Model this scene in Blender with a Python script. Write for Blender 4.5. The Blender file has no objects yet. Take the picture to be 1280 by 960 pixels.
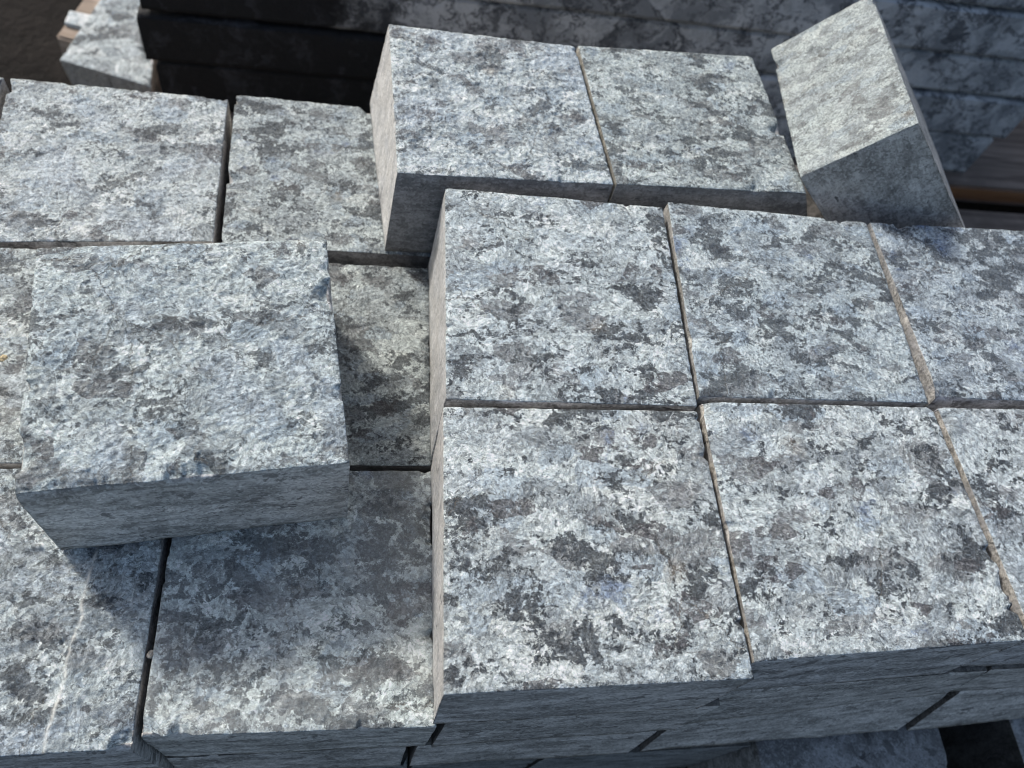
import bpy, math, random
import numpy as np
from mathutils import Euler, Matrix, Vector

# ------------------------------------------------------------------ camera, sky, sun, exposure
S = bpy.context.scene
C = S.collection
cd = bpy.data.cameras.new("camera")
cam = bpy.data.objects.new("camera", cd); C.objects.link(cam)
cam.location = (-0.0308, -0.0457, 0.2647)
cam.rotation_euler = (0.53248, -0.17293, -0.07048)
cd.sensor_width = 36.0
cd.lens = 1049.03 * 36.0 / 1280.0
cd.clip_start = 0.01; cd.clip_end = 200
cd.dof.use_dof = True
cd.dof.focus_distance = 0.305
cd.dof.aperture_fstop = 13.0
S.camera = cam

SUN_AZ, SUN_EL = math.radians(40), math.radians(39)      # azimuth from +Y towards -X
w = bpy.data.worlds.new("World"); S.world = w; w.use_nodes = True
nt = w.node_tree
sky = nt.nodes.new("ShaderNodeTexSky"); sky.sky_type = 'NISHITA'; sky.sun_disc = False
sky.sun_elevation = SUN_EL; sky.sun_rotation = -SUN_AZ
sky.air_density = 1.0; sky.dust_density = 3.0; sky.ozone_density = 0.35
bg = nt.nodes["Background"]; bg.inputs[1].default_value = 0.15
nt.links.new(sky.outputs[0], bg.inputs[0])
sd = bpy.data.lights.new("sun", 'SUN'); sd.energy = 3.1; sd.angle = math.radians(7.5); sd.color = (1.0, 0.97, 0.93)
sun = bpy.data.objects.new("sun", sd); C.objects.link(sun)
to_sun = Vector((-math.sin(SUN_AZ) * math.cos(SUN_EL), math.cos(SUN_AZ) * math.cos(SUN_EL), math.sin(SUN_EL)))
sun.rotation_euler = to_sun.to_track_quat('Z', 'Y').to_euler()
S.view_settings.view_transform = 'Standard'; S.view_settings.look = 'None'
S.render.engine = 'CYCLES'; S.cycles.filter_width = 1.0
S.view_settings.exposure = 0.1; S.view_settings.gamma = 1.0

# ------------------------------------------------------------------ numpy noise
def _hash(ix, iy, iz, seed):
    h = (ix.astype(np.int64) * 374761393 + iy.astype(np.int64) * 668265263 + iz.astype(np.int64) * 2147483647 + seed * 974634541) & 0xFFFFFFFF
    h = ((h ^ (h >> 13)) * 1274126177) & 0xFFFFFFFF
    h = ((h ^ (h >> 16)) * 2246822519) & 0xFFFFFFFF
    return ((h ^ (h >> 15)) & 0xFFFFFF) / float(0xFFFFFF) * 2 - 1
def vnoise(p, seed=0):
    f = np.floor(p); i = f.astype(np.int64); t = p - f; t = t * t * t * (t * (t * 6 - 15) + 10)
    r = 0
    for dx in (0, 1):
        wx = t[:, 0] if dx else 1 - t[:, 0]
        for dy in (0, 1):
            wy = t[:, 1] if dy else 1 - t[:, 1]
            for dz in (0, 1):
                wz = t[:, 2] if dz else 1 - t[:, 2]
                r = r + wx * wy * wz * _hash(i[:, 0] + dx, i[:, 1] + dy, i[:, 2] + dz, seed)
    return r
def fbm(p, oct=4, seed=0, rough=0.5):
    a = 1.0; s = 0; tot = 0
    for k in range(oct):
        s = s + a * vnoise(p * (2.03 ** k) + 17.3 * k, seed + k); tot += a; a *= rough
    return s / tot

# ------------------------------------------------------------------ node helpers
class NT:
    def __init__(self, name):
        self.m = bpy.data.materials.new(name); self.m.use_nodes = True
        self.t = self.m.node_tree; self.b = self.t.nodes["Principled BSDF"]
    def n(self, typ, **kw):
        x = self.t.nodes.new(typ)
        for k, v in kw.items(): setattr(x, k, v)
        return x
    def put(self, sock, v):
        if hasattr(v, "is_linked") or hasattr(v, "links"): self.t.links.new(v, sock)
        else: sock.default_value = v
    def math(self, op, a, b=0.0, c=0.0, clamp=False):
        x = self.n("ShaderNodeMath", operation=op, use_clamp=clamp)
        for s, v in zip(x.inputs, (a, b, c)): self.put(s, v)
        return x.outputs[0]
    def vmath(self, op, a, b=None, scale=None):
        x = self.n("ShaderNodeVectorMath", operation=op)
        self.put(x.inputs[0], a)
        if b is not None: self.put(x.inputs[1], b)
        if scale is not None: self.put(x.inputs["Scale"], scale)
        return x.outputs["Value"] if op in ('LENGTH', 'DOT_PRODUCT') else x.outputs[0]
    def noise(self, vec, scale, detail=4, rough=0.55, dist=0.0):
        x = self.n("ShaderNodeTexNoise"); self.put(x.inputs["Vector"], vec)
        x.inputs["Scale"].default_value = scale; x.inputs["Detail"].default_value = detail
        x.inputs["Roughness"].default_value = rough; x.inputs["Distortion"].default_value = dist
        return x
    def voro(self, vec, scale, feature='F1', rnd=1.0):
        x = self.n("ShaderNodeTexVoronoi", feature=feature); self.put(x.inputs["Vector"], vec)
        x.inputs["Scale"].default_value = scale; x.inputs["Randomness"].default_value = rnd
        return x
    def ramp(self, v, lo, hi):
        x = self.n("ShaderNodeMapRange", interpolation_type='SMOOTHSTEP'); self.put(x.inputs[0], v)
        x.inputs[1].default_value = lo; x.inputs[2].default_value = hi
        return x.outputs[0]
    def mix(self, f, a, b, mode='MIX'):
        x = self.n("ShaderNodeMix", data_type='RGBA', blend_type=mode)
        self.put(x.inputs[0], f)
        for s, v in ((x.inputs[6], a), (x.inputs[7], b)):
            if isinstance(v, tuple): v = (*v, 1.0)
            self.put(s, v)
        return x.outputs[2]
    def bump(self, h, strength, dist, prev=None):
        x = self.n("ShaderNodeBump"); self.put(x.inputs["Height"], h)
        x.inputs["Strength"].default_value = strength; x.inputs["Distance"].default_value = dist
        if prev is not None: self.t.links.new(prev, x.inputs["Normal"])
        return x.outputs[0]
    def sep(self, v):
        x = self.n("ShaderNodeSeparateColor"); self.put(x.inputs[0], v); return x.outputs
    def coords(self):
        tc = self.n("ShaderNodeTexCoord"); oi = self.n("ShaderNodeObjectInfo")
        off = self.n("ShaderNodeCombineXYZ")
        self.put(off.inputs[0], self.math('MULTIPLY', oi.outputs["Random"], 7.31))
        self.put(off.inputs[1], self.math('MULTIPLY', oi.outputs["Random"], 3.77))
        self.put(off.inputs[2], self.math('MULTIPLY', oi.outputs["Random"], 11.9))
        return self.vmath('ADD', tc.outputs["Object"], off.outputs[0]), tc.outputs["Object"], oi
    def finish(self, col, rough, normal=None, spec=0.35):
        self.put(self.b.inputs["Base Color"], col); self.put(self.b.inputs["Roughness"], rough)
        self.b.inputs["Specular IOR Level"].default_value = spec
        if normal is not None: self.put(self.b.inputs["Normal"], normal)
        return self.m

# granite as it looks on a split face: pale blue-white feldspar, charcoal mica clots, flat dark crystals
def split_granite(name, k=1.0, clot=0.0, brown=0.90, contrast=1.0, smooth=1.0, fibre=1.9, facet=0.7, blue=0.62, dust=0.0, pale=0.0, cryst=0.8):
    g = NT(name)
    P, PO, oi = g.coords()
    P = g.vmath('SCALE', P, scale=k)
    def warp(src, scale, amt, det=3):
        wn = g.noise(P, scale, det, 0.6)
        return g.vmath('ADD', src, g.vmath('SCALE', g.vmath('SUBTRACT', wn.outputs["Color"], (0.5, 0.5, 0.5)), scale=amt))
    Pa = warp(P, 300, 0.0022)
    P1 = warp(P, 170, 0.006)
    P2 = warp(P1, 800, 0.0026, 2)
    # angular grains, each with its own tone and its own cleavage direction
    cell = g.voro(g.vmath('MULTIPLY', P2, (1.0, 0.8, 1.0)), 125)
    cs = g.sep(cell.outputs["Color"])
    rotv = g.n("ShaderNodeVectorRotate", rotation_type='EULER_XYZ'); g.put(rotv.inputs["Vector"], warp(P, 500, 0.0007))
    eul = g.n("ShaderNodeCombineXYZ")
    g.put(eul.inputs[0], g.math('MULTIPLY', cs[1], 1.2)); g.put(eul.inputs[2], g.math('MULTIPLY', cs[0], 6.28))
    g.put(rotv.inputs["Rotation"], eul.outputs[0])
    streak = g.noise(g.vmath('MULTIPLY', rotv.outputs[0], (0.40, 1.0, 1.0)), 1250, 3, 0.65).outputs["Fac"]
    fv = g.voro(g.vmath('MULTIPLY', rotv.outputs[0], (0.6, 1.0, 1.0)), 900)          # tiny angular cleavage facets
    fcs = g.sep(fv.outputs["Color"])
    big = g.noise(P1, 26, 4, 0.6).outputs["Fac"]
    midn = g.noise(P2, 90, 6, 0.68, 0.4).outputs["Fac"]
    fine = g.noise(P2, 520, 5, 0.72).outputs["Fac"]
    gr = g.noise(Pa, 1500, 3, 0.7).outputs["Fac"]
    col = g.mix(g.ramp(g.math('ADD', midn, g.math('MULTIPLY', g.math('SUBTRACT', cs[2], 0.5), 0.16)), 0.40, 0.60), (0.22, 0.243, 0.248), (0.53, 0.570, 0.566))
    col = g.mix(g.math('MULTIPLY', g.ramp(cs[1], 0.60, 0.72), 0.45), col, (0.40, 0.455, 0.478))
    col = g.mix(g.math('MULTIPLY', g.ramp(g.noise(P2, 60, 4, 0.6, 0.5).outputs["Fac"], 0.56, 0.66), 0.5), col, (0.42, 0.40, 0.395))
    # large interlocking feldspar crystals, each one flat tone
    cw = g.vmath('ADD', P1, g.vmath('SCALE', g.vmath('SUBTRACT', g.noise(P, 420, 3, 0.6).outputs["Color"], (0.5, 0.5, 0.5)), scale=0.0032))
    cr = g.voro(g.vmath('MULTIPLY', cw, (0.72, 1.25, 1.0)), 105)
    crs = g.sep(cr.outputs["Color"])
    pal = g.n("ShaderNodeValToRGB"); pal.color_ramp.interpolation = 'CONSTANT'
    els = pal.color_ramp.elements
    els[0].position = 0.0; els[0].color = (0.525, 0.565, 0.562, 1)
    els[1].position = 0.30; els[1].color = (0.375, 0.405, 0.412, 1)
    for pos, c in ((0.44, (0.465, 0.505, 0.52)), (0.57, (0.285, 0.31, 0.325)), (0.70, (0.60, 0.63, 0.615)), (0.78, (0.35, 0.40, 0.44)), (0.88, (0.20, 0.205, 0.21))):
        e = els.new(pos); e.color = (*c, 1)
    g.put(pal.inputs[0], crs[0])
    col = g.mix(g.math('MULTIPLY', g.ramp(fine, 0.62, 0.50), cryst), col, pal.outputs[0])
    # blue patches
    bl = g.noise(g.vmath('ADD', P1, (3.1, 1.7, 0.4)), 42, 5, 0.65, 0.3).outputs["Fac"]
    col = g.mix(g.math('MULTIPLY', g.ramp(g.math('ADD', bl, g.math('MULTIPLY', g.math('SUBTRACT', fine, 0.5), 0.3)), blue - 0.01, blue + 0.12), 0.75), col, (0.13, 0.175, 0.275))
    if pale:
        pb = g.noise(g.vmath('ADD', P1, (8.1, 2.7, 3.4)), 24, 4, 0.6, 0.4).outputs["Fac"]
        palem = g.math('MULTIPLY', g.ramp(g.math('ADD', pb, g.math('MULTIPLY', g.math('SUBTRACT', fine, 0.5), 0.25)), 0.56, 0.64), pale)
        col = g.mix(palem, col, (0.44, 0.485, 0.525))
    # charcoal clots built of millimetre specks
    dk = g.noise(g.vmath('MULTIPLY', g.vmath('ADD', P1, (5.3, 9.2, 2.2)), (0.8, 1.2, 1.0)), 80, 4, 0.62, 0.5).outputs["Fac"]
    dk = g.math('ADD', dk, g.math('MULTIPLY', g.math('SUBTRACT', big, 0.5), 0.40))
    dk = g.math('ADD', dk, g.math('MULTIPLY_ADD', g.math('SUBTRACT', oi.outputs["Alpha"], 0.5), 0.25, clot))
    core = g.ramp(g.math('ADD', dk, g.math('MULTIPLY', g.math('SUBTRACT', fine, 0.5), 0.30)), 0.575, 0.605)
    gv = g.voro(P2, 430); gvs = g.sep(gv.outputs["Color"])
    grain = g.math('MULTIPLY', g.ramp(gv.outputs["Distance"], 0.52, 0.40), g.ramp(gvs[0], 0.38, 0.42))
    wide = g.ramp(g.math('ADD', dk, g.math('MULTIPLY', g.math('SUBTRACT', fine, 0.5), 0.2)), 0.475, 0.555)
    dkm = g.math('MAXIMUM', g.math('MULTIPLY', core, 0.92), g.math('MULTIPLY', wide, grain))
    if pale: dkm = g.math('MULTIPLY', dkm, g.math('SUBTRACT', 1.0, g.math('MULTIPLY', palem, 0.8)))
    dcol = g.mix(g.ramp(gr, 0.35, 0.68), (0.018, 0.021, 0.026), (0.088, 0.099, 0.110))
    col = g.mix(g.math('MULTIPLY', dkm, min(1.0, 0.95 * contrast)), col, dcol)
    # small dark flecks and pale glints
    fl = g.noise(g.vmath('ADD', P2, (1.3, 4.2, 7.7)), 360, 5, 0.7, 0.5).outputs["Fac"]
    col = g.mix(g.math('MULTIPLY', g.ramp(fl, 0.555, 0.63), 0.75 * contrast), col, (0.06, 0.068, 0.08))
    # flat angular dark crystals
    c2 = g.voro(g.vmath('MULTIPLY', Pa, (0.75, 1.35, 1.0)), 95)
    c2s = g.sep(c2.outputs["Color"])
    br = g.math('MULTIPLY', g.ramp(c2s[0], brown, brown + 0.006), g.ramp(g.math('ADD', g.noise(P2, 130, 5, 0.65).outputs["Fac"], g.math('MULTIPLY', g.math('SUBTRACT', fine, 0.5), 0.3)), 0.44, 0.54))
    brc = g.mix(g.ramp(gr, 0.35, 0.65), (0.055, 0.054, 0.059), (0.13, 0.124, 0.128))
    col = g.mix(g.math('MULTIPLY', br, 0.85 * contrast), col, brc)
    # rust specks
    c3 = g.voro(P2, 70); c3s = g.sep(c3.outputs["Color"])
    ru = g.math('MULTIPLY', g.ramp(c3s[1], 0.982, 0.985), g.ramp(c3.outputs["Distance"], 0.38, 0.10))
    col = g.mix(g.math('MULTIPLY', ru, g.math('MULTIPLY', fine, 0.55)), col, (0.30, 0.225, 0.15))
    # hairline cracks
    ck = g.voro(P2, 17, 'DISTANCE_TO_EDGE')
    crack = g.math('MULTIPLY', g.ramp(ck.outputs["Distance"], 0.005, 0.001), g.ramp(g.noise(P, 25, 2).outputs["Fac"], 0.54, 0.60))
    col = g.mix(g.math('MULTIPLY', crack, 0.6), col, (0.16, 0.14, 0.12))
    # fibrous cleavage streaks
    sm = g.math('MULTIPLY_ADD', g.math('SUBTRACT', streak, 0.5), fibre, 1.0)
    sm = g.math('MULTIPLY', sm, g.math('MULTIPLY_ADD', g.math('SUBTRACT', gr, 0.5), 1.5, 1.0))
    sm = g.math('MULTIPLY', sm, g.math('MULTIPLY_ADD', g.math('SUBTRACT', fcs[0], 0.5), facet, 1.0))
    hs = g.n("ShaderNodeVectorMath", operation='SCALE'); g.put(hs.inputs[0], col); g.put(hs.inputs["Scale"], g.math('MAXIMUM', sm, 0.15))
    col = hs.outputs[0]
    if dust: col = g.mix(g.math('MULTIPLY', g.ramp(g.noise(P, 30, 5, 0.65).outputs["Fac"], 0.35, 0.6), dust), col, (0.36, 0.36, 0.36))
    fa = g.n("ShaderNodeAttribute", attribute_name="fresh")
    col = g.mix(g.math('MULTIPLY', fa.outputs["Fac"], 0.85), col, (0.80, 0.77, 0.72))          # freshly broken rim
    col = g.mix(1.0, col, (0.975, 1.0, 0.972), 'MULTIPLY')          # the faint green cast of this granite
    col = g.mix(1.0, col, oi.outputs["Color"], 'MULTIPLY')
    mn = g.n("ShaderNodeVectorMath", operation='MINIMUM'); g.put(mn.inputs[0], col); mn.inputs[1].default_value = (0.74, 0.75, 0.75); col = mn.outputs[0]
    h = g.math('ADD', g.math('MULTIPLY', streak, 0.35), g.math('ADD', g.math('MULTIPLY', fine, 0.75), g.math('MULTIPLY', fcs[1], 0.22)))
    h = g.math('SUBTRACT', h, g.math('MULTIPLY', crack, 0.5))
    nrm = g.bump(h, 1.0 * smooth, 0.0011)
    nrm = g.bump(gr, 0.7 * smooth, 0.00035, nrm)
    rough = g.math('MULTIPLY_ADD', g.ramp(fcs[2], 0.6, 0.9), -0.28, 0.60)
    return g.finish(col, rough, nrm, 0.32)

# sawn granite sides: fine parallel saw lines
def sawn_granite(name, c_lo, c_hi, axis='z', tan=0.0, dark=0.35):
    g = NT(name)
    P, PO, oi = g.coords()
    wn = g.noise(P, 260, 3, 0.6)
    P1 = g.vmath('ADD', P, g.vmath('SCALE', g.vmath('SUBTRACT', wn.outputs["Color"], (0.5, 0.5, 0.5)), scale=0.004))
    sc = {'z': (0.16, 0.16, 1.0), 'v': (1.0, 1.0, 0.16)}[axis]
    lines = g.noise(g.vmath('MULTIPLY', P, sc), 900, 4, 0.7).outputs["Fac"]
    smear = g.noise(g.vmath('MULTIPLY', P1, {'z': (0.35, 0.35, 1.0), 'v': (1.0, 1.0, 0.35)}[axis]), 110, 6, 0.7, 0.4).outputs["Fac"]
    blot = g.noise(P1, 95, 6, 0.7, 0.5).outputs["Fac"]
    fine = g.noise(P1, 700, 4, 0.72).outputs["Fac"]
    cell = g.voro(P1, 1000); cs = g.sep(cell.outputs["Color"])
    col = g.mix(g.ramp(g.math('ADD', g.math('MULTIPLY', smear, 0.7), g.math('MULTIPLY', blot, 0.3)), 0.40, 0.60), c_lo, c_hi)
    col = g.mix(g.math('MULTIPLY', g.ramp(cs[0], 0.62, 0.75), 0.35), col, tuple(v * 0.45 for v in c_lo))
    col = g.mix(g.math('MULTIPLY', g.ramp(cs[1], 0.70, 0.85), 0.35), col, tuple(min(0.8, v * 1.25) for v in c_hi))
    col = g.mix(g.math('MULTIPLY', g.ramp(blot, 0.56, 0.62), dark), col, tuple(v * 0.4 for v in c_lo))
    col = g.mix(g.math('MULTIPLY', g.ramp(fine, 0.57, 0.66), 0.55), col, tuple(v * 0.35 for v in c_lo))
    if tan:
        tm = g.ramp(g.noise(P, 110, 5, 0.7).outputs["Fac"], 0.38, 0.56)
        col = g.mix(g.math('MULTIPLY', tm, tan), col, g.mix(g.ramp(fine, 0.38, 0.62), (0.56, 0.52, 0.43), (0.14, 0.125, 0.10)))
    # short dark pits along the saw lines
    pit = g.ramp(g.noise(g.vmath('MULTIPLY', P1, sc), 260, 4, 0.6).outputs["Fac"], 0.655, 0.69)
    col = g.mix(g.math('MULTIPLY', pit, 0.75), col, (0.03, 0.031, 0.033))
    hs = g.n("ShaderNodeVectorMath", operation='SCALE'); g.put(hs.inputs[0], col)
    g.put(hs.inputs["Scale"], g.math('MULTIPLY_ADD', g.math('SUBTRACT', lines, 0.5), 1.1, 1.0)); col = hs.outputs[0]
    col = g.mix(1.0, col, oi.outputs["Color"], 'MULTIPLY')
    h = g.math('ADD', g.math('MULTIPLY', lines, 0.5), g.math('ADD', g.math('MULTIPLY', smear, 0.5), g.math('MULTIPLY', fine, 0.5)))
    h = g.math('SUBTRACT', h, g.math('MULTIPLY', pit, 0.5))
    return g.finish(col, 0.6, g.bump(h, 0.8, 0.0006), 0.4)

M_split = split_granite("split granite coarse", k=0.88)
M_fine = split_granite("split granite fine", k=1.22, clot=0.014, brown=0.955, contrast=0.9, blue=0.60)
M_grey = split_granite("split granite grey", k=1.05, clot=0.0, brown=0.93, contrast=0.85, fibre=1.7, pale=0.7, blue=0.66)
M_dusty = split_granite("split granite dusty", k=0.9, clot=0.03, brown=0.955, contrast=0.85, smooth=0.75, fibre=1.2, dust=0.28)
M_worn = split_granite("split granite worn", k=1.5, clot=-0.035, brown=0.965, contrast=0.65, smooth=0.7, fibre=1.4, blue=0.8, dust=0.15)
M_sawn = sawn_granite("sawn granite", (0.25, 0.242, 0.226), (0.66, 0.635, 0.60), dark=0.75)
M_sawn_v = sawn_granite("sawn granite upright lines", (0.27, 0.262, 0.248), (0.66, 0.64, 0.61), 'v', dark=0.6)
M_side = sawn_granite("sawn granite pale side", (0.36, 0.36, 0.35), (0.56, 0.55, 0.52), 'v', 0.25, 0.15)
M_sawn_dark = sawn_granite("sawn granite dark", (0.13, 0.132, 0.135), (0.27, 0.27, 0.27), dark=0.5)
M_grime_shade = sawn_granite("grime and painted shade", (0.045, 0.042, 0.038), (0.15, 0.142, 0.132), 'v', 0.0, 0.5)  # grit in the joints; shade put into the colour on ledges and hidden tops
M_tan = sawn_granite("sawn granite dusty side", (0.24, 0.23, 0.21), (0.42, 0.40, 0.36), 'v', 0.75, 0.4)

def slab_stone(name, shade_x, soft, dark=0.06):
    g = NT(name)
    P, PO, oi = g.coords()
    wn = g.noise(P, 60, 4, 0.6)
    P1 = g.vmath('ADD', P, g.vmath('SCALE', g.vmath('SUBTRACT', wn.outputs["Color"], (0.5, 0.5, 0.5)), scale=0.03))
    a = g.noise(P1, 26, 6, 0.62, 0.6).outputs["Fac"]
    b = g.noise(g.vmath('MULTIPLY', P1, (1.0, 1.0, 0.5)), 55, 6, 0.66, 1.2).outputs["Fac"]
    fine = g.noise(P1, 420, 4, 0.65).outputs["Fac"]
    col = g.mix(g.ramp(a, 0.38, 0.6), (0.22, 0.236, 0.254), (0.50, 0.52, 0.54))
    col = g.mix(g.math('MULTIPLY', g.ramp(b, 0.55, 0.62), 0.8), col, (0.055, 0.06, 0.07))
    vein = g.ramp(g.math('ABSOLUTE', g.math('SUBTRACT', g.noise(g.vmath('ADD', P1, (2.2, 0.7, 0.1)), 32, 5, 0.6, 0.8).outputs["Fac"], 0.5)), 0.03, 0.006)
    col = g.mix(g.math('MULTIPLY', vein, 0.75), col, (0.05, 0.055, 0.065))
    col = g.mix(g.math('MULTIPLY', g.ramp(fine, 0.5, 0.7), 0.35), col, (0.10, 0.11, 0.13))
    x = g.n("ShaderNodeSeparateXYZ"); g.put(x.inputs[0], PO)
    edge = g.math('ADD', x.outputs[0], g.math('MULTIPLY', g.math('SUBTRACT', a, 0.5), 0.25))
    shade_mask = g.ramp(edge, shade_x + soft, shade_x - soft)  # shade over the left part, painted into the slab as near-black colour
    shade_col = g.mix(g.ramp(b, 0.5, 0.7), (0.010, 0.011, 0.013), (0.035, 0.038, 0.046))
    col = g.mix(shade_mask, col, shade_col)
    h = g.math('ADD', fine, g.math('MULTIPLY', g.noise(P, 110, 5, 0.6).outputs["Fac"], 1.5))
    return g.finish(col, g.math('MULTIPLY_ADD', shade_mask, 0.1, 0.6), g.bump(h, 0.6, 0.0012), 0.25)

def soil_material():
    g = NT("dark soil"); P, PO, oi = g.coords()  # near-black brown over the whole ground
    a = g.noise(PO, 14, 7, 0.65).outputs["Fac"]; f = g.noise(PO, 160, 5, 0.7).outputs["Fac"]
    col = g.mix(g.ramp(a, 0.35, 0.65), (0.010, 0.009, 0.008), (0.021, 0.018, 0.016))
    col = g.mix(g.math('MULTIPLY', g.ramp(f, 0.6, 0.7), 0.6), col, (0.045, 0.04, 0.035))
    return g.finish(col, 0.9, g.bump(g.math('ADD', f, g.math('MULTIPLY', a, 2.0)), 0.8, 0.01), 0.15)
def wood_material(name, lo, hi, orange=0.0):
    g = NT(name); P, PO, oi = g.coords()
    gr = g.noise(g.vmath('MULTIPLY', P, (0.06, 1.0, 1.0)), 160, 5, 0.65, 0.3).outputs["Fac"]
    bl = g.noise(P, 16, 4, 0.6).outputs["Fac"]
    col = g.mix(g.ramp(gr, 0.35, 0.65), lo, hi)
    col = g.mix(g.math('MULTIPLY', g.ramp(bl, 0.45, 0.65), 0.5), col, tuple(v * 0.6 for v in lo))
    if orange:
        z = g.n("ShaderNodeSeparateXYZ"); g.put(z.inputs[0], PO)
        band = g.math('MULTIPLY', g.ramp(g.math('ADD', z.outputs[2], g.math('MULTIPLY', gr, 0.006)), 0.006, 0.011), g.ramp(z.outputs[2], 0.0195, 0.016))
        col = g.mix(g.math('MULTIPLY', band, orange), col, (0.30, 0.13, 0.045))
    return g.finish(col, 0.8, g.bump(gr, 0.6, 0.0015), 0.2)
M_soil = soil_material()
M_wood = wood_material("weathered brown wood", (0.10, 0.080, 0.068), (0.20, 0.165, 0.14), 0.8)
M_wood_tan = wood_material("pale tan wood", (0.28, 0.22, 0.17), (0.44, 0.36, 0.29))

# ------------------------------------------------------------------ builders
def tag(o, label=None, cat=None, group=None, kind=None):
    if label: o["label"] = label
    if cat: o["category"] = cat
    if group: o["group"] = group
    if kind: o["kind"] = kind
    return o

def stone(name, top, bot, mats, seed, n=(120, 120), m=18, rough=1.0, edge=1.0, chip=1.0, tint=(1, 1, 1, 0.5),
          chips=(), extra=None, fresh=None, xform=None, side_mats=(1, 1, 1, 1), side_rough=1.0):
    """A block: top = four corners (x,y,z) FL, FR, BR, BL; bot = four corners under them.
    chips = (side, position 0..1, half width m, depth m); side 0 front, 1 right, 2 back, 3 left."""
    nx, ny = n
    top = np.array(top, float); bot = np.array(bot, float)
    org = bot.mean(0); top = top - org; bot = bot - org
    u, v = np.meshgrid(np.linspace(0, 1, nx + 1), np.linspace(0, 1, ny + 1), indexing='xy')
    U, V = u.ravel(), v.ravel()
    def bil(q):
        return (q[0] * ((1 - U) * (1 - V))[:, None] + q[1] * (U * (1 - V))[:, None] + q[2] * (U * V)[:, None] + q[3] * ((1 - U) * V)[:, None])
    T = bil(top)
    ex = np.linalg.norm(top[1] - top[0]); ey = np.linalg.norm(top[3] - top[0])
    up = np.cross(top[1] - top[0], top[3] - top[0]); up /= np.linalg.norm(up)
    dirx = (top[1] - top[0]) / ex; diry = (top[3] - top[0]) / ey
    inward = [diry, -dirx, -diry, dirx]
    N = np.stack([U * ex * 1000, V * ey * 1000, np.full_like(U, seed * 3.7)], 1)      # mm coordinates
    d = [V * ey, (1 - U) * ex, (1 - V) * ey, U * ex]
    s = [U * ex, V * ey, U * ex, V * ey]
    # edge wear along each side (m)
    wear = []
    for k in range(4):
        q = np.stack([s[k] * 1000, np.full_like(U, 31.7 * k), np.full_like(U, seed * 9.1)], 1)
        c = np.clip(fbm(q / 14, 4, seed + 5 * k) * 2.6 - 0.84, 0, 1) * 0.0030 * chip + (0.00022 + 0.00028 * np.clip(fbm(q / 3.2, 3, seed + 7 + k) + 0.3, 0, 1)) * edge
        for (cs, pos, hw, dep) in chips:
            if cs == k:
                L = ex if k in (0, 2) else ey
                c = c + dep * np.clip(1 - ((s[k] - pos * L) / hw) ** 2, 0, 1) ** 0.8 * (1 + 0.25 * fbm(q / 2.5, 3, seed + 40))
        wear.append(c)
    zz = 0.00085 * rough * fbm(N / 17, 3, seed) + 0.0006 * rough * fbm(N / 5.2, 3, seed + 11)
    rg = 1 - np.abs(fbm(N / 3.6, 3, seed + 21)) * 2
    zz = zz + 0.00034 * rough * rg + 0.0003 * rough * fbm(N / 1.6, 2, seed + 31)
    dm = np.minimum(np.minimum(d[0], d[1]), np.minimum(d[2], d[3])); zz = zz * (0.42 + 0.58 * np.clip(dm / 0.006, 0, 1))
    if extra is not None: zz = zz + extra(U, V, N, seed)
    push = np.zeros((len(U), 3))
    for k in range(4):
        c = np.maximum(wear[k], 1e-5)
        zz = zz - c * 0.9 * np.exp(-(d[k] / (c * 1.5 + 0.0004)) ** 2)
        push += inward[k][None, :] * (c * 0.75 * np.exp(-(d[k] / (c * 2.2 + 0.0006))))[:, None]
    T = T + push + up[None, :] * zz[:, None]
    verts = [T]; idx = np.arange((nx + 1) * (ny + 1)).reshape(ny + 1, nx + 1)
    per = np.concatenate([idx[0, :-1], idx[:-1, -1], idx[-1, :0:-1], idx[:0:-1, 0]])
    npr = len(per)
    side_of = np.concatenate([np.full(nx, 0), np.full(ny, 1), np.full(nx, 2), np.full(ny, 3)])
    B = bil(bot)[per]; TP = bil(top)[per]; PP = push[per] + up[None, :] * zz[per][:, None]
    inw = np.stack([inward[k] for k in side_of])
    Hh = np.linalg.norm(TP - B, axis=1).mean()
    tt = np.linspace(0, 1, m + 1)[1:] ** 1.5
    rows = [per]; base = len(T)
    for r, t in enumerate(tt):
        depth = t * Hh
        P = TP * (1 - t) + B * t + PP * math.exp(-depth / 0.0022)
        q = P * 1000
        q2 = q.copy(); q2[:, 0] *= 0.35; q2[:, 1] *= 0.35
        dis = 0.00022 * side_rough * fbm(q2 / 3, 3, seed + 50) + 0.0004 * side_rough * fbm(q / 26, 2, seed + 60)
        low = 0.0006 * np.clip(fbm(q / 8, 3, seed + 70) - 0.1, 0, 1) * math.exp(-(Hh - depth) / 0.003)
        P = P + inw * (dis + low + 0.0003)[:, None]
        verts.append(P); rows.append(base + np.arange(npr)); base += npr
    V3 = np.concatenate(verts)
    faces = []
    a = idx[:-1, :-1].ravel(); b = idx[:-1, 1:].ravel(); c = idx[1:, 1:].ravel(); e = idx[1:, :-1].ravel()
    quads = [np.stack([a, b, c, e], 1)]; mi = [np.zeros(len(a), int)]
    for r in range(m):
        hi, lo = rows[r], rows[r + 1]
        quads.append(np.stack([hi, lo, np.roll(lo, -1), np.roll(hi, -1)], 1)); mi.append(np.array([side_mats[k] for k in side_of]))
    Q = np.concatenate(quads); MI = np.concatenate(mi)
    me = bpy.data.meshes.new(name)
    nq = len(Q); me.vertices.add(len(V3)); me.vertices.foreach_set("co", V3.astype(np.float32).ravel())
    bottom = rows[-1][::-1]
    me.loops.add(nq * 4 + npr); me.polygons.add(nq + 1)
    me.loops.foreach_set("vertex_index", np.concatenate([Q.ravel(), bottom]).astype(np.int32))
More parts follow.
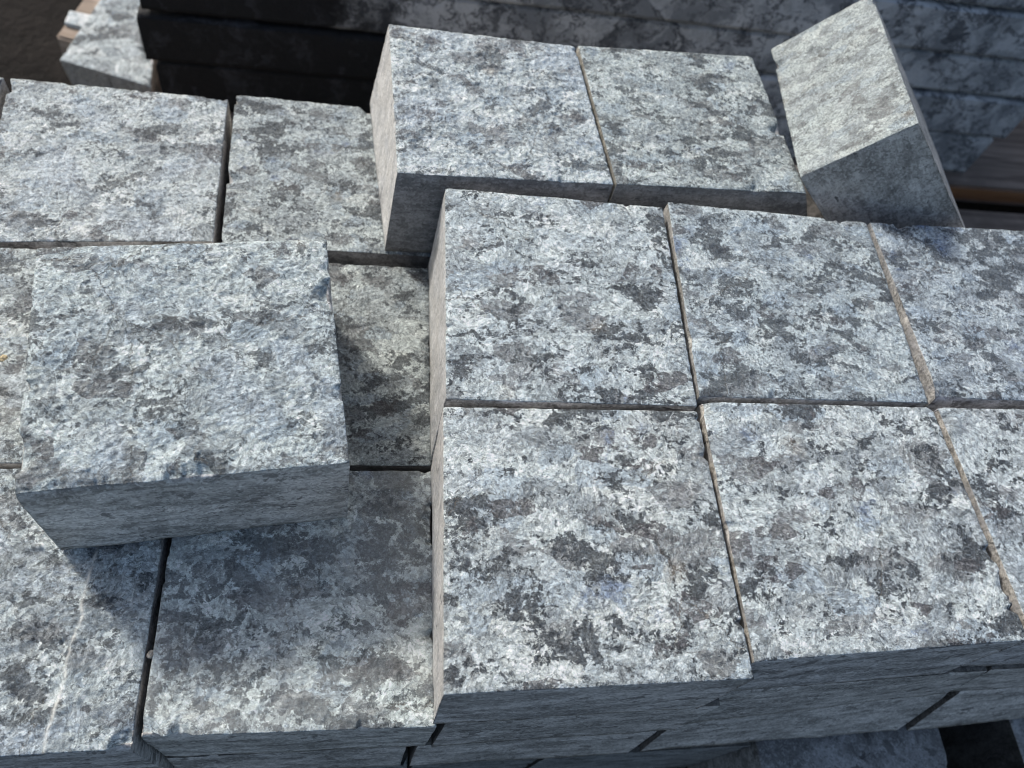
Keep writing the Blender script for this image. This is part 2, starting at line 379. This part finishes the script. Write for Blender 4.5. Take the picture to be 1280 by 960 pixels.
    me.polygons.foreach_set("loop_start", np.concatenate([np.arange(nq) * 4, [nq * 4]]).astype(np.int32))
    me.polygons.foreach_set("loop_total", np.concatenate([np.full(nq, 4), [npr]]).astype(np.int32))
    me.polygons.foreach_set("material_index", np.concatenate([MI, [1]]).astype(np.int32))
    me.polygons.foreach_set("use_smooth", np.concatenate([np.ones(nq, bool), [False]]))
    me.update(calc_edges=True); me.validate()
    if fresh is not None:
        at = me.attributes.new("fresh", 'FLOAT', 'POINT')
        fv = np.zeros(len(V3), np.float32); fv[:len(U)] = fresh(U, V, N, seed); at.data.foreach_set("value", fv)
    for x in mats: me.materials.append(x)
    o = bpy.data.objects.new(name, me); C.objects.link(o)
    o.location = org; o.color = tint
    if xform is not None: o.location, o.rotation_euler = xform
    return o

def quad(x0, x1, y0, y1, z): return [(x0, y0, z), (x1, y0, z), (x1, y1, z), (x0, y1, z)]
def q4(fl, fr, br, bl, z): return [(*fl, z), (*fr, z), (*br, z), (*bl, z)]
def mats(m): return [m, M_sawn, M_side, M_tan, M_sawn_v, M_sawn_dark, M_grime_shade]
MATS = mats(M_split)

def plank(name, x0, x1, y0, y1, z0, z1, mat, parent=None, bev=0.002):
    import bmesh
    bm = bmesh.new(); bmesh.ops.create_cube(bm, size=1)
    bmesh.ops.scale(bm, vec=(x1 - x0, y1 - y0, z1 - z0), verts=bm.verts)
    bmesh.ops.translate(bm, vec=(0, 0, (z1 - z0) / 2), verts=bm.verts)
    bmesh.ops.bevel(bm, geom=bm.edges[:], offset=bev, segments=2, affect='EDGES')
    me = bpy.data.meshes.new(name); bm.to_mesh(me); bm.free(); me.materials.append(mat)
    o = bpy.data.objects.new(name, me); C.objects.link(o); o.location = ((x0 + x1) / 2, (y0 + y1) / 2, z0)
    if parent: o.parent = parent
    return o

# ------------------------------------------------------------------ setting: ground
GZ = -0.30
def ground():
    k = 120
    xs = np.sign(np.linspace(-1, 1, k + 1)) * np.abs(np.linspace(-1, 1, k + 1)) ** 3 * 30
    gx, gy = np.meshgrid(xs + 0.1, xs + 0.5, indexing='xy')
    p = np.stack([gx.ravel() * 25, gy.ravel() * 25, np.zeros(gx.size)], 1)
    z = GZ + np.where(np.hypot(gx - 0.1, gy - 0.5).ravel() < 1.6, 0.004, 0.02) * (fbm(p, 4, 3) - 0.6)
    vv = np.stack([gx.ravel(), gy.ravel(), z], 1)
    f = [(j * (k + 1) + i, j * (k + 1) + i + 1, (j + 1) * (k + 1) + i + 1, (j + 1) * (k + 1) + i) for j in range(k) for i in range(k)]
    me = bpy.data.meshes.new("ground"); me.from_pydata(vv.tolist(), [], f); me.materials.append(M_soil)
    for pl in me.polygons: pl.use_smooth = True
    o = bpy.data.objects.new("ground", me); C.objects.link(o); tag(o, "dark brown soil under the stacks", kind="structure")
ground()

# pallets
def pallet(label, x0, x1, y0, y1, ztop, nplank, front=None):
    r = bpy.data.objects.new("pallet", None); C.objects.link(r)
    r.location = ((x0 + x1) / 2, (y0 + y1) / 2, GZ); tag(r, label, "pallet", "wooden pallets under the stone stacks")
    step = (y1 - y0) / nplank
    def child(*a):
        o = plank(*a); o.parent = r; o.location = o.location - r.location
    for i in range(nplank):
        child("plank", x0 + 0.004 * (i % 2), x1 - 0.005 * ((i + 1) % 2), y0 + i * step, y0 + i * step + step * 0.88, ztop - 0.02, ztop, M_wood)
    if front: child("plank", x0 + 0.006, x1, front[0], front[1], ztop - 0.0205, ztop - 0.0005, M_wood)
    for t in (0.03, 0.5, 0.97):
        xx = x0 + (x1 - x0) * t
        child("bearer", xx - 0.035, xx + 0.035, (front[0] if front else y0) + 0.004, y1 - 0.02, GZ - 0.004, ztop - 0.0202, M_wood)
pallet("brown wooden pallet beneath the stack of square granite cobbles", -0.32, 0.46, 0.0, 0.32, -0.2575, 3)
pallet("weathered brown pallet under the dark slabs, showing at far right", -0.16, 0.86, 0.437, 0.80, -0.2005, 3, (0.345, 0.412))

# ------------------------------------------------------------------ long slabs behind
courses = [  # z0, z1, end of the painted shade, its softness
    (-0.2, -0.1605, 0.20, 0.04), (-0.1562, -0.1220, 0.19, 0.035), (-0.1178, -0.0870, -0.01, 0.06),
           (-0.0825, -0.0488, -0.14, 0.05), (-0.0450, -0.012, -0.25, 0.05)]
slab_labels = ["bottom slab of the stack behind, near black at left and grey at far right",
               "second slab from the bottom of the stack behind, black up to the raised back cobbles",
               "middle slab of the stack behind, turning from black to mottled grey beside the raised back left block",
               "grey slab second from the top of the photo in the stack behind the tilted cobble",
               "uppermost visible slab of the stack, cut by the top edge of the photo"]
for i, (z0, z1, sx, sf) in enumerate(courses):
    jig = (0.002, -0.001, 0.0015, -0.0015, 0.001)[i]
    x0, x1 = -0.176 + jig * 1.5, 0.498 + jig * 2 - (0.012 if i == 0 else 0)
    y0 = 0.45 + jig
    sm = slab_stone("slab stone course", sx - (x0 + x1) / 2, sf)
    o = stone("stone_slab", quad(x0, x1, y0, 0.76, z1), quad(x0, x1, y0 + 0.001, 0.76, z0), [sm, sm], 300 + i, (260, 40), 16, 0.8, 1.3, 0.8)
    tag(o, slab_labels[i], "stone slab", "long slabs stacked behind the cobbles")

# ------------------------------------------------------------------ cobbles
G1 = "square granite cobbles in the stack"
H1 = 0.052
def cob(label, top, bot, seed, **kw):
    o = stone("granite_cobble", top, bot, mats(kw.pop("face", M_split)), seed, **kw)
    return tag(o, label, "cobble", G1)
def drop(top, dz=H1, sh=(0, 0)): return [(x + sh[0], y + sh[1], z - dz + 0.0004) for x, y, z in top]

# course 2 (just under the top one): the pale stones at left
t = q4((-0.1955, 0.2030), (-0.0962, 0.2105), (-0.0985, 0.3040), (-0.2012, 0.3058), -0.052)
cob("pale cobble at far upper left with a bluish patch, left of a dark narrow joint", t, drop(t), 11, face=M_grey, tint=(1.08, 1.08, 1.09, 0.46), n=(170, 160), rough=1.15, side_mats=(1, 1, 1, 2))
t = q4((-0.0930, 0.2095), (0.0035, 0.2085), (0.0035, 0.3060), (-0.0955, 0.3078), -0.052)
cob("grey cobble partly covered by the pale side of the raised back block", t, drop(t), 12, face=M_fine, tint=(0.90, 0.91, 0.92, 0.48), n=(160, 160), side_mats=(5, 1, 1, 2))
t = quad(-0.3005, -0.2042, 0.2040, 0.3060, -0.052)
cob("cobble cut by the left edge of the photo beside the bluish one", t, drop(t), 13, tint=(1, 1, 1, 0.5), n=(60, 60))
t = q4((-0.1985, 0.0985), (-0.0990, 0.0990), (-0.0975, 0.2015), (-0.1995, 0.2012), -0.052)
cob("pale cobble mostly hidden under the loose block, at left edge", t, drop(t), 14, face=M_grey, tint=(1.05, 1.04, 1.02, 0.5), n=(140, 140))
t = q4((-0.0965, 0.0990), (0.0020, 0.0990), (0.0025, 0.2018), (-0.0960, 0.2022), -0.052)
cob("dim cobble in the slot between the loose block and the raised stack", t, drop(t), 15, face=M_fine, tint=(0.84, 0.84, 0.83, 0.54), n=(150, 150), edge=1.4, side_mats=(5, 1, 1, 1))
def m_strip(U, V, N, seed):
    # the right third of this stone is a smoother, lower strip behind a ragged ridge
    lim = 0.80 - 0.06 * (1 - V) + 0.018 * fbm(np.stack([V * 14, V * 0, V * 0 + 2.2], 1), 4, 9)
    return 0.0010 * np.where(U < lim, np.exp(-((U - lim) / 0.007) ** 2), np.exp(-((U - lim) / 0.06) ** 2))
def m_fresh(U, V, N, seed):
    lim = 0.80 - 0.06 * (1 - V) + 0.018 * fbm(np.stack([V * 14, V * 0, V * 0 + 2.2], 1), 4, 9)
    wob = 0.5 + 0.8 * fbm(np.stack([V * 40, V * 0, V * 0 + 5.2], 1), 3, 19)
    return np.exp(-((U - lim + 0.004) / 0.006) ** 2) * np.clip(wob, 0, 1)
t = q4((-0.1995, -0.0050), (-0.1003, -0.0042), (-0.0990, 0.0968), (-0.1990, 0.0968), -0.052)
cob("cobble at lower left with a white ragged ridge along its right part", t, drop(t), 16, face=M_grey, tint=(1.0, 1.02, 1.05, 0.48), n=(190, 180), rough=1.35, extra=m_strip, fresh=m_fresh, m=24, chips=((0, 0.985, 0.006, 0.003),))
t = q4((-0.0983, -0.0008), (0.0008, -0.0018), (0.0015, 0.0972), (-0.0970, 0.0970), -0.052)
cob("grey cobble at the bottom in front of the loose block, half in its shadow", t, drop(t), 17, face=M_dusty, tint=(1.12, 1.13, 1.12, 0.51), n=(190, 190), rough=0.9, m=24, chips=((0, 0.02, 0.005, 0.003),))

# course 2 under the raised stack: only the fronts show
lo = dict(m=22)
t = q4((0.0042, -0.0006), (0.1085, 0.0008), (0.1080, 0.0970), (0.0040, 0.0972), -0.0522)
b = q4((0.0035, -0.0020), (0.1085, -0.0006), (0.1080, 0.0970), (0.0040, 0.0972), -0.1036)
cob("second course cobble under the front left raised one, shaded front face", t, b, 21, face=M_grime_shade, side_mats=(1, 1, 1, 6), n=(110, 40), m=22)
t = q4((0.1110, 0.0056), (0.2272, 0.0094), (0.2300, 0.1), (0.1110, 0.1), -0.0525)
b = q4((0.1115, 0.0014), (0.2430, 0.0092), (0.2400, 0.1), (0.1110, 0.1), -0.1036)
cob("wide second course cobble with a slanting dark joint on its right", t, b, 22, face=M_grime_shade, side_mats=(1, 1, 1, 6), n=(110, 40), m=22, chips=((0, 0.12, 0.02, 0.002),))
t = q4((0.2296, 0.0098), (0.3400, 0.0106), (0.3400, 0.1), (0.2320, 0.1), -0.0525)
b = q4((0.2452, 0.0096), (0.3450, 0.0110), (0.3400, 0.1), (0.2460, 0.1), -0.1036)
cob("second course cobble at the lower right edge of the photo", t, b, 23, face=M_grime_shade, side_mats=(1, 1, 1, 6), n=(110, 40), m=22)
for i, (x0, x1, y0, y1, zt, lab) in enumerate([
        (0.0060, 0.1040, 0.1010, 0.2015, -0.0525, None), (0.1060, 0.2040, 0.1030, 0.2010, -0.0525, None), (0.2060, 0.3040, 0.1030, 0.2010, -0.0525, None),
        (0.0060, 0.1030, 0.2100, 0.3060, -0.0525, None), (0.1050, 0.2020, 0.2120, 0.3100, -0.0525, None), (0.2040, 0.3040, 0.2060, 0.3120, -0.0730, None)]):
    t = quad(x0, x1, y0, y1, zt)
    cob("cobble of the second course hidden under the raised ones", t, [(x, y, -0.1036) for x, y, z in t], 31 + i, face=M_grime_shade, n=(24, 24), m=6)

# course 3 and 4, seen only along the front at the bottom
c3 = [(-0.3, -0.1985, None), (-0.1965, -0.1015, "third course cobble at the lower left corner"), (-0.0985, -0.0060, "third course cobble below the grey one in front of the loose block"),
      (-0.0020, 0.1015, "third course cobble at the bottom centre, bluish shaded front"), (0.1085, 0.2465, "long third course cobble above the dark ragged joint"),
      (0.2525, 0.3520, "third course cobble spanning the black gap at lower right"), (0.3545, 0.45, None)]
c3y = [(-0.002, -0.002, -0.003, -0.003), (-0.002, -0.002, -0.003, -0.003), (-0.0012, -0.0012, -0.003, -0.003), (-0.0014, -0.0002, -0.0038, -0.0036),
       (0.0018, 0.0098, -0.0030, 0.0000), (0.0100, 0.0118, -0.0005, 0.0040), (0.012, 0.013, 0.004, 0.006)]
for i, (x0, x1, lab) in enumerate(c3):
    ya, yb, yc, yd = c3y[i]
    t = q4((x0, ya), (x1, yb), (x1, 0.098), (x0, 0.098), -0.1045)
    b = q4((x0, yc), (x1, yd), (x1, 0.098), (x0, 0.098), -0.1556)
    cob(lab or "third course cobble hidden below the others", t, b, 41 + i, face=M_grime_shade, side_mats=(1, 1, 1, 6), n=(100, 24), m=20)
c4 = [(-0.3, -0.1, None), (-0.098, -0.002, None), (0.0, 0.060, None), (0.063, 0.1670, "fourth course cobble at the bottom edge left of a slanting joint"),
      (0.1700, 0.2735, "fourth course cobble jutting forward left of the black gap, smooth blue-grey top"), (0.3165, 0.4150, "fourth course cobble jutting forward right of the black gap, in the corner")]
for i, (x0, x1, lab) in enumerate(c4):
    y0 = (-0.0028, -0.0028, -0.003, -0.0030, -0.0340, -0.0340)[i]
    t = quad(x0, x1, y0, 0.098 if i < 4 else 0.066, -0.1572 if i < 4 else -0.1590)
    bb = [(x, y, -0.2571) for x, y, z in t]
    o = cob(lab or "fourth course cobble hidden below the others", t, bb, 51 + i, n=(100, 60 if i > 3 else 24), m=24, chip=1.2, rough=0.4 if i > 3 else 1, tint=(0.48, 0.52, 0.56, 0.5), face=M_sawn if i > 3 else M_grime_shade, side_mats=(1, 1, 1, 1 if i == 4 else 6))
for zt, hh in ((-0.1045, 0.0512), (-0.1570, 0.1002)):
    t = quad(-0.05, 0.05, 0.0, 0.1, zt)
    o0 = None
    for ry in (0.1015, 0.2045):
        for cx in (-0.25, -0.148, -0.046, 0.056, 0.158, 0.26):
            if o0 is None: o = o0 = stone("granite_cobble", t, drop(t, hh), MATS, 77, n=(16, 16), m=5)
            else: o = o0.copy(); C.objects.link(o)
            o.location = (cx, ry + 0.05, zt - hh + 0.0004)
            tag(o, "inner cobble of the lower courses hidden behind the front ones", "cobble", "inner cobbles of the lower courses")

# ------------------------------------------------------------------ raised course (top at z = 0)
A_t = q4((-0.0024, -0.0002), (0.0990, 0.0008), (0.0980, 0.0994), (0.0004, 0.0990), 0.0)
A_b = q4((-0.0008, -0.0012), (0.0985, 0.0000), (0.0980, 0.0990), (0.0003, 0.0975), -0.0516)
cob("front left raised cobble, pale with large charcoal crystals, pale left side lit", A_t, A_b, 61, n=(220, 220), m=26, rough=0.6, tint=(1.06, 1.06, 1.07, 0.51), side_mats=(1, 1, 1, 2))
B_t = q4((0.0998, 0.0060), (0.2050, 0.0100), (0.1998, 0.1036), (0.0998, 0.1036), 0.0)
B_b = q4((0.0996, 0.0050), (0.2048, 0.0090), (0.1996, 0.1030), (0.0993, 0.1030), -0.0520)
cob("front middle raised cobble, set back a little, blue tinge near its front", B_t, B_b, 62, n=(210, 200), m=24, rough=0.65, tint=(1.02, 1.03, 1.06, 0.51), side_mats=(1, 1, 1, 3))
P_t = q4((0.2068, 0.0120), (0.3060, 0.0120), (0.3040, 0.1040), (0.2022, 0.1036), 0.0)
P_b = q4((0.2060, 0.0110), (0.3060, 0.0120), (0.3040, 0.1035), (0.2012, 0.1030), -0.0520)
cob("front right raised cobble cut by the right edge of the photo", P_t, P_b, 63, n=(200, 190), rough=0.65, tint=(0.98, 1.0, 1.05, 0.52), side_mats=(1, 1, 1, 3))
C_t = q4((0.0014, 0.1018), (0.0984, 0.1012), (0.1010, 0.2018), (0.0042, 0.2046), 0.0)
C_b = q4((0.0005, 0.1010), (0.0982, 0.1010), (0.1005, 0.2010), (0.0016, 0.2030), -0.0520)
cob("raised cobble of the second row left, blue fleck and two dark shards near its front", C_t, C_b, 64, n=(200, 200), rough=0.6, tint=(1.03, 1.05, 1.08, 0.49), side_mats=(1, 1, 1, 2))
D_t = q4((0.0998, 0.1056), (0.1992, 0.1052), (0.2006, 0.2012), (0.1036, 0.2052), 0.0)
D_b = q4((0.0992, 0.1046), (0.1990, 0.1046), (0.2000, 0.2010), (0.1022, 0.2050), -0.0520)
cob("raised cobble in the middle of the second row, dusty tan left edge", D_t, D_b, 65, face=M_fine, n=(190, 190), rough=0.65, tint=(0.96, 1.0, 1.06, 0.51), side_mats=(1, 1, 1, 3))
E_t = q4((0.2048, 0.1080), (0.3040, 0.1064), (0.3020, 0.2030), (0.2022, 0.2014), 0.0)
E_b = q4((0.1998, 0.1052), (0.3040, 0.1060), (0.3020, 0.2026), (0.2014, 0.2010), -0.0520)
cob("raised cobble at the right edge in the second row, wide tan sloping left side", E_t, E_b, 66, face=M_fine, n=(190, 190), rough=0.7, tint=(0.94, 0.98, 1.07, 0.54), side_mats=(1, 1, 1, 3), chips=((0, 0.03, 0.010, 0.0022),))
F_t = q4((-0.0158, 0.2105), (0.0800, 0.2130), (0.0722, 0.3044), (-0.0198, 0.3066), 0.0)
F_b = q4((-0.0188, 0.2098), (0.0795, 0.2120), (0.0722, 0.3040), (-0.0278, 0.3088), -0.0516)
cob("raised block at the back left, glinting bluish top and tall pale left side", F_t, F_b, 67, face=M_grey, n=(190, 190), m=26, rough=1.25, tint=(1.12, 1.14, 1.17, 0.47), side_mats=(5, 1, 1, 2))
G_t = q4((0.0812, 0.2134), (0.1745, 0.2165), (0.1684, 0.3110), (0.0736, 0.3056), 0.0)
G_b = q4((0.0808, 0.2130), (0.2030, 0.2180), (0.1900, 0.3100), (0.0735, 0.3050), -0.0520)
cob("raised cobble at the back next to the tilted one, faint brown stains", G_t, G_b, 68, face=M_fine, n=(180, 180), rough=0.8, tint=(1.02, 1.04, 1.04, 0.47), side_mats=(5, 1, 1, 3))

# loose block lying on the left
H_t = [(-0.1340, 0.0636, 0.0010), (-0.0317, 0.0758, 0.0010), (-0.0432, 0.1722, 0.0015), (-0.1458, 0.1600, 0.0018)]
H_b = [(-0.1340, 0.0638, -0.0512), (-0.0322, 0.0762, -0.0512), (-0.0434, 0.1722, -0.0512), (-0.1458, 0.1604, -0.0512)]
cob("loose turned cobble lying on the left of the stack, large and nearest on top", H_t, H_b, 69, face=M_grey, n=(230, 220), m=30, rough=1.1, edge=1.2, chip=0.9, tint=(1.0, 1.03, 1.05, 0.5),
    side_mats=(1, 1, 1, 2), chips=((1, 0.72, 0.008, 0.0026), (0, 0.12, 0.02, 0.0012)))

# tilted cobble leaning on the back row
d = (0.0534 / 2, 0.1024 / 2, 0.0993 / 2)
t = [(-d[0], -d[1], d[2]), (d[0], -d[1], d[2]), (d[0], d[1], d[2]), (-d[0], d[1], d[2])]
b = [(x, y, -z) for x, y, z in t]
o = stone("granite_cobble", [(x, y, z) for x, y, z in t], b, mats(M_worn), 70, n=(110, 200), m=60, rough=0.35, edge=0.9, chip=0.9,
          tint=(0.74, 0.755, 0.765, 0.45), side_mats=(4, 1, 4, 1))
me_off = Vector((0, 0, -d[2]))
R = Euler((-0.1109, -0.8184, -0.0494), 'XYZ')
o.rotation_euler = R
o.location = Vector((0.2303, 0.2643, -0.0136)) + R.to_matrix() @ me_off
tag(o, "tilted cobble leaning at upper right, bright upper side and shaded front", "cobble", G1)

# ------------------------------------------------------------------ things on the ground behind, top left
o = stone("granite_offcut", [(-0.276, 0.551, -0.250), (-0.2025, 0.529, -0.250), (-0.2105, 0.640, -0.250), (-0.254, 0.650, -0.250)],
          [(-0.268, 0.549, GZ - 0.002), (-0.204, 0.528, GZ - 0.002), (-0.2105, 0.640, GZ - 0.002), (-0.254, 0.650, GZ - 0.002)], MATS, 81, n=(90, 110), m=14, rough=0.8,
          tint=(1.10, 1.13, 1.18, 0.52), side_mats=(3, 1, 1, 3), chips=((1, 0.45, 0.02, 0.006),))
tag(o, "blurred pale granite offcut on the soil at the top left", "offcut")
o = stone("granite_chip", [(-0.196, 0.535, -0.262), (-0.176, 0.527, -0.265), (-0.180, 0.560, -0.264), (-0.198, 0.565, -0.262)],
          [(-0.198, 0.533, GZ - 0.002), (-0.174, 0.525, GZ - 0.002), (-0.178, 0.562, GZ - 0.002), (-0.198, 0.567, GZ - 0.002)], [M_tan, M_tan], 82, n=(30, 30), m=8, tint=(0.6, 0.6, 0.6, 0.5))
tag(o, "small grey chip between the pale offcut and the dark slabs", "stone chip")
pl = plank("timber_offcut", -0.287, -0.270, 0.585, 0.735, GZ - 0.002, -0.258, M_wood_tan)
pl.rotation_euler.z = -0.24; pl.location.x += 0.016; pl.location.z -= 0.0
tag(pl, "tan timber offcut beside the pale stone at the top left", "timber offcut")
o = stone("white_chip", [(-0.283, 0.603, -0.2545), (-0.262, 0.598, -0.2545), (-0.263, 0.615, -0.253), (-0.281, 0.618, -0.253)],
          [(-0.283, 0.603, -0.2585), (-0.262, 0.598, -0.2585), (-0.263, 0.615, -0.2585), (-0.281, 0.618, -0.2585)], [M_worn, M_worn], 83, n=(20, 20), m=4, rough=0.4, tint=(1.7, 1.75, 1.8, 0.2))
tag(o, "small white chip on the timber offcut at the top left", "stone chip")

# small bits on the stones
def crumb(name, loc, r, seed, mat, tint, label, cat, flat=0.7):
    import bmesh
    bm = bmesh.new(); bmesh.ops.create_icosphere(bm, subdivisions=3, radius=r)
    co = np.array([v.co[:] for v in bm.verts]); nn = fbm(co / r * 1.3 + seed, 3, seed)
    for v, q in zip(bm.verts, nn): v.co = v.co * (1 + 0.45 * q); v.co.z = v.co.z * flat + r * flat * 0.7
    me = bpy.data.meshes.new(name); bm.to_mesh(me); bm.free(); me.materials.append(mat)
    o = bpy.data.objects.new(name, me); C.objects.link(o); o.location = loc; o.color = tint
    tag(o, label, cat)
crumb("pebble", (-0.0984, 0.0265, -0.0535), 0.0014, 4, M_tan, (1.0, 1.0, 1.0, 0.5), "tiny pebble stuck in the joint at the lower left", "pebble")
crumb("yellow_crumb", (-0.1700, 0.1450, -0.0522), 0.0016, 6, M_tan, (1.3, 1.15, 0.8, 0.5), "tiny yellowish crumb at the left edge beside the loose block", "crumb", 0.5)
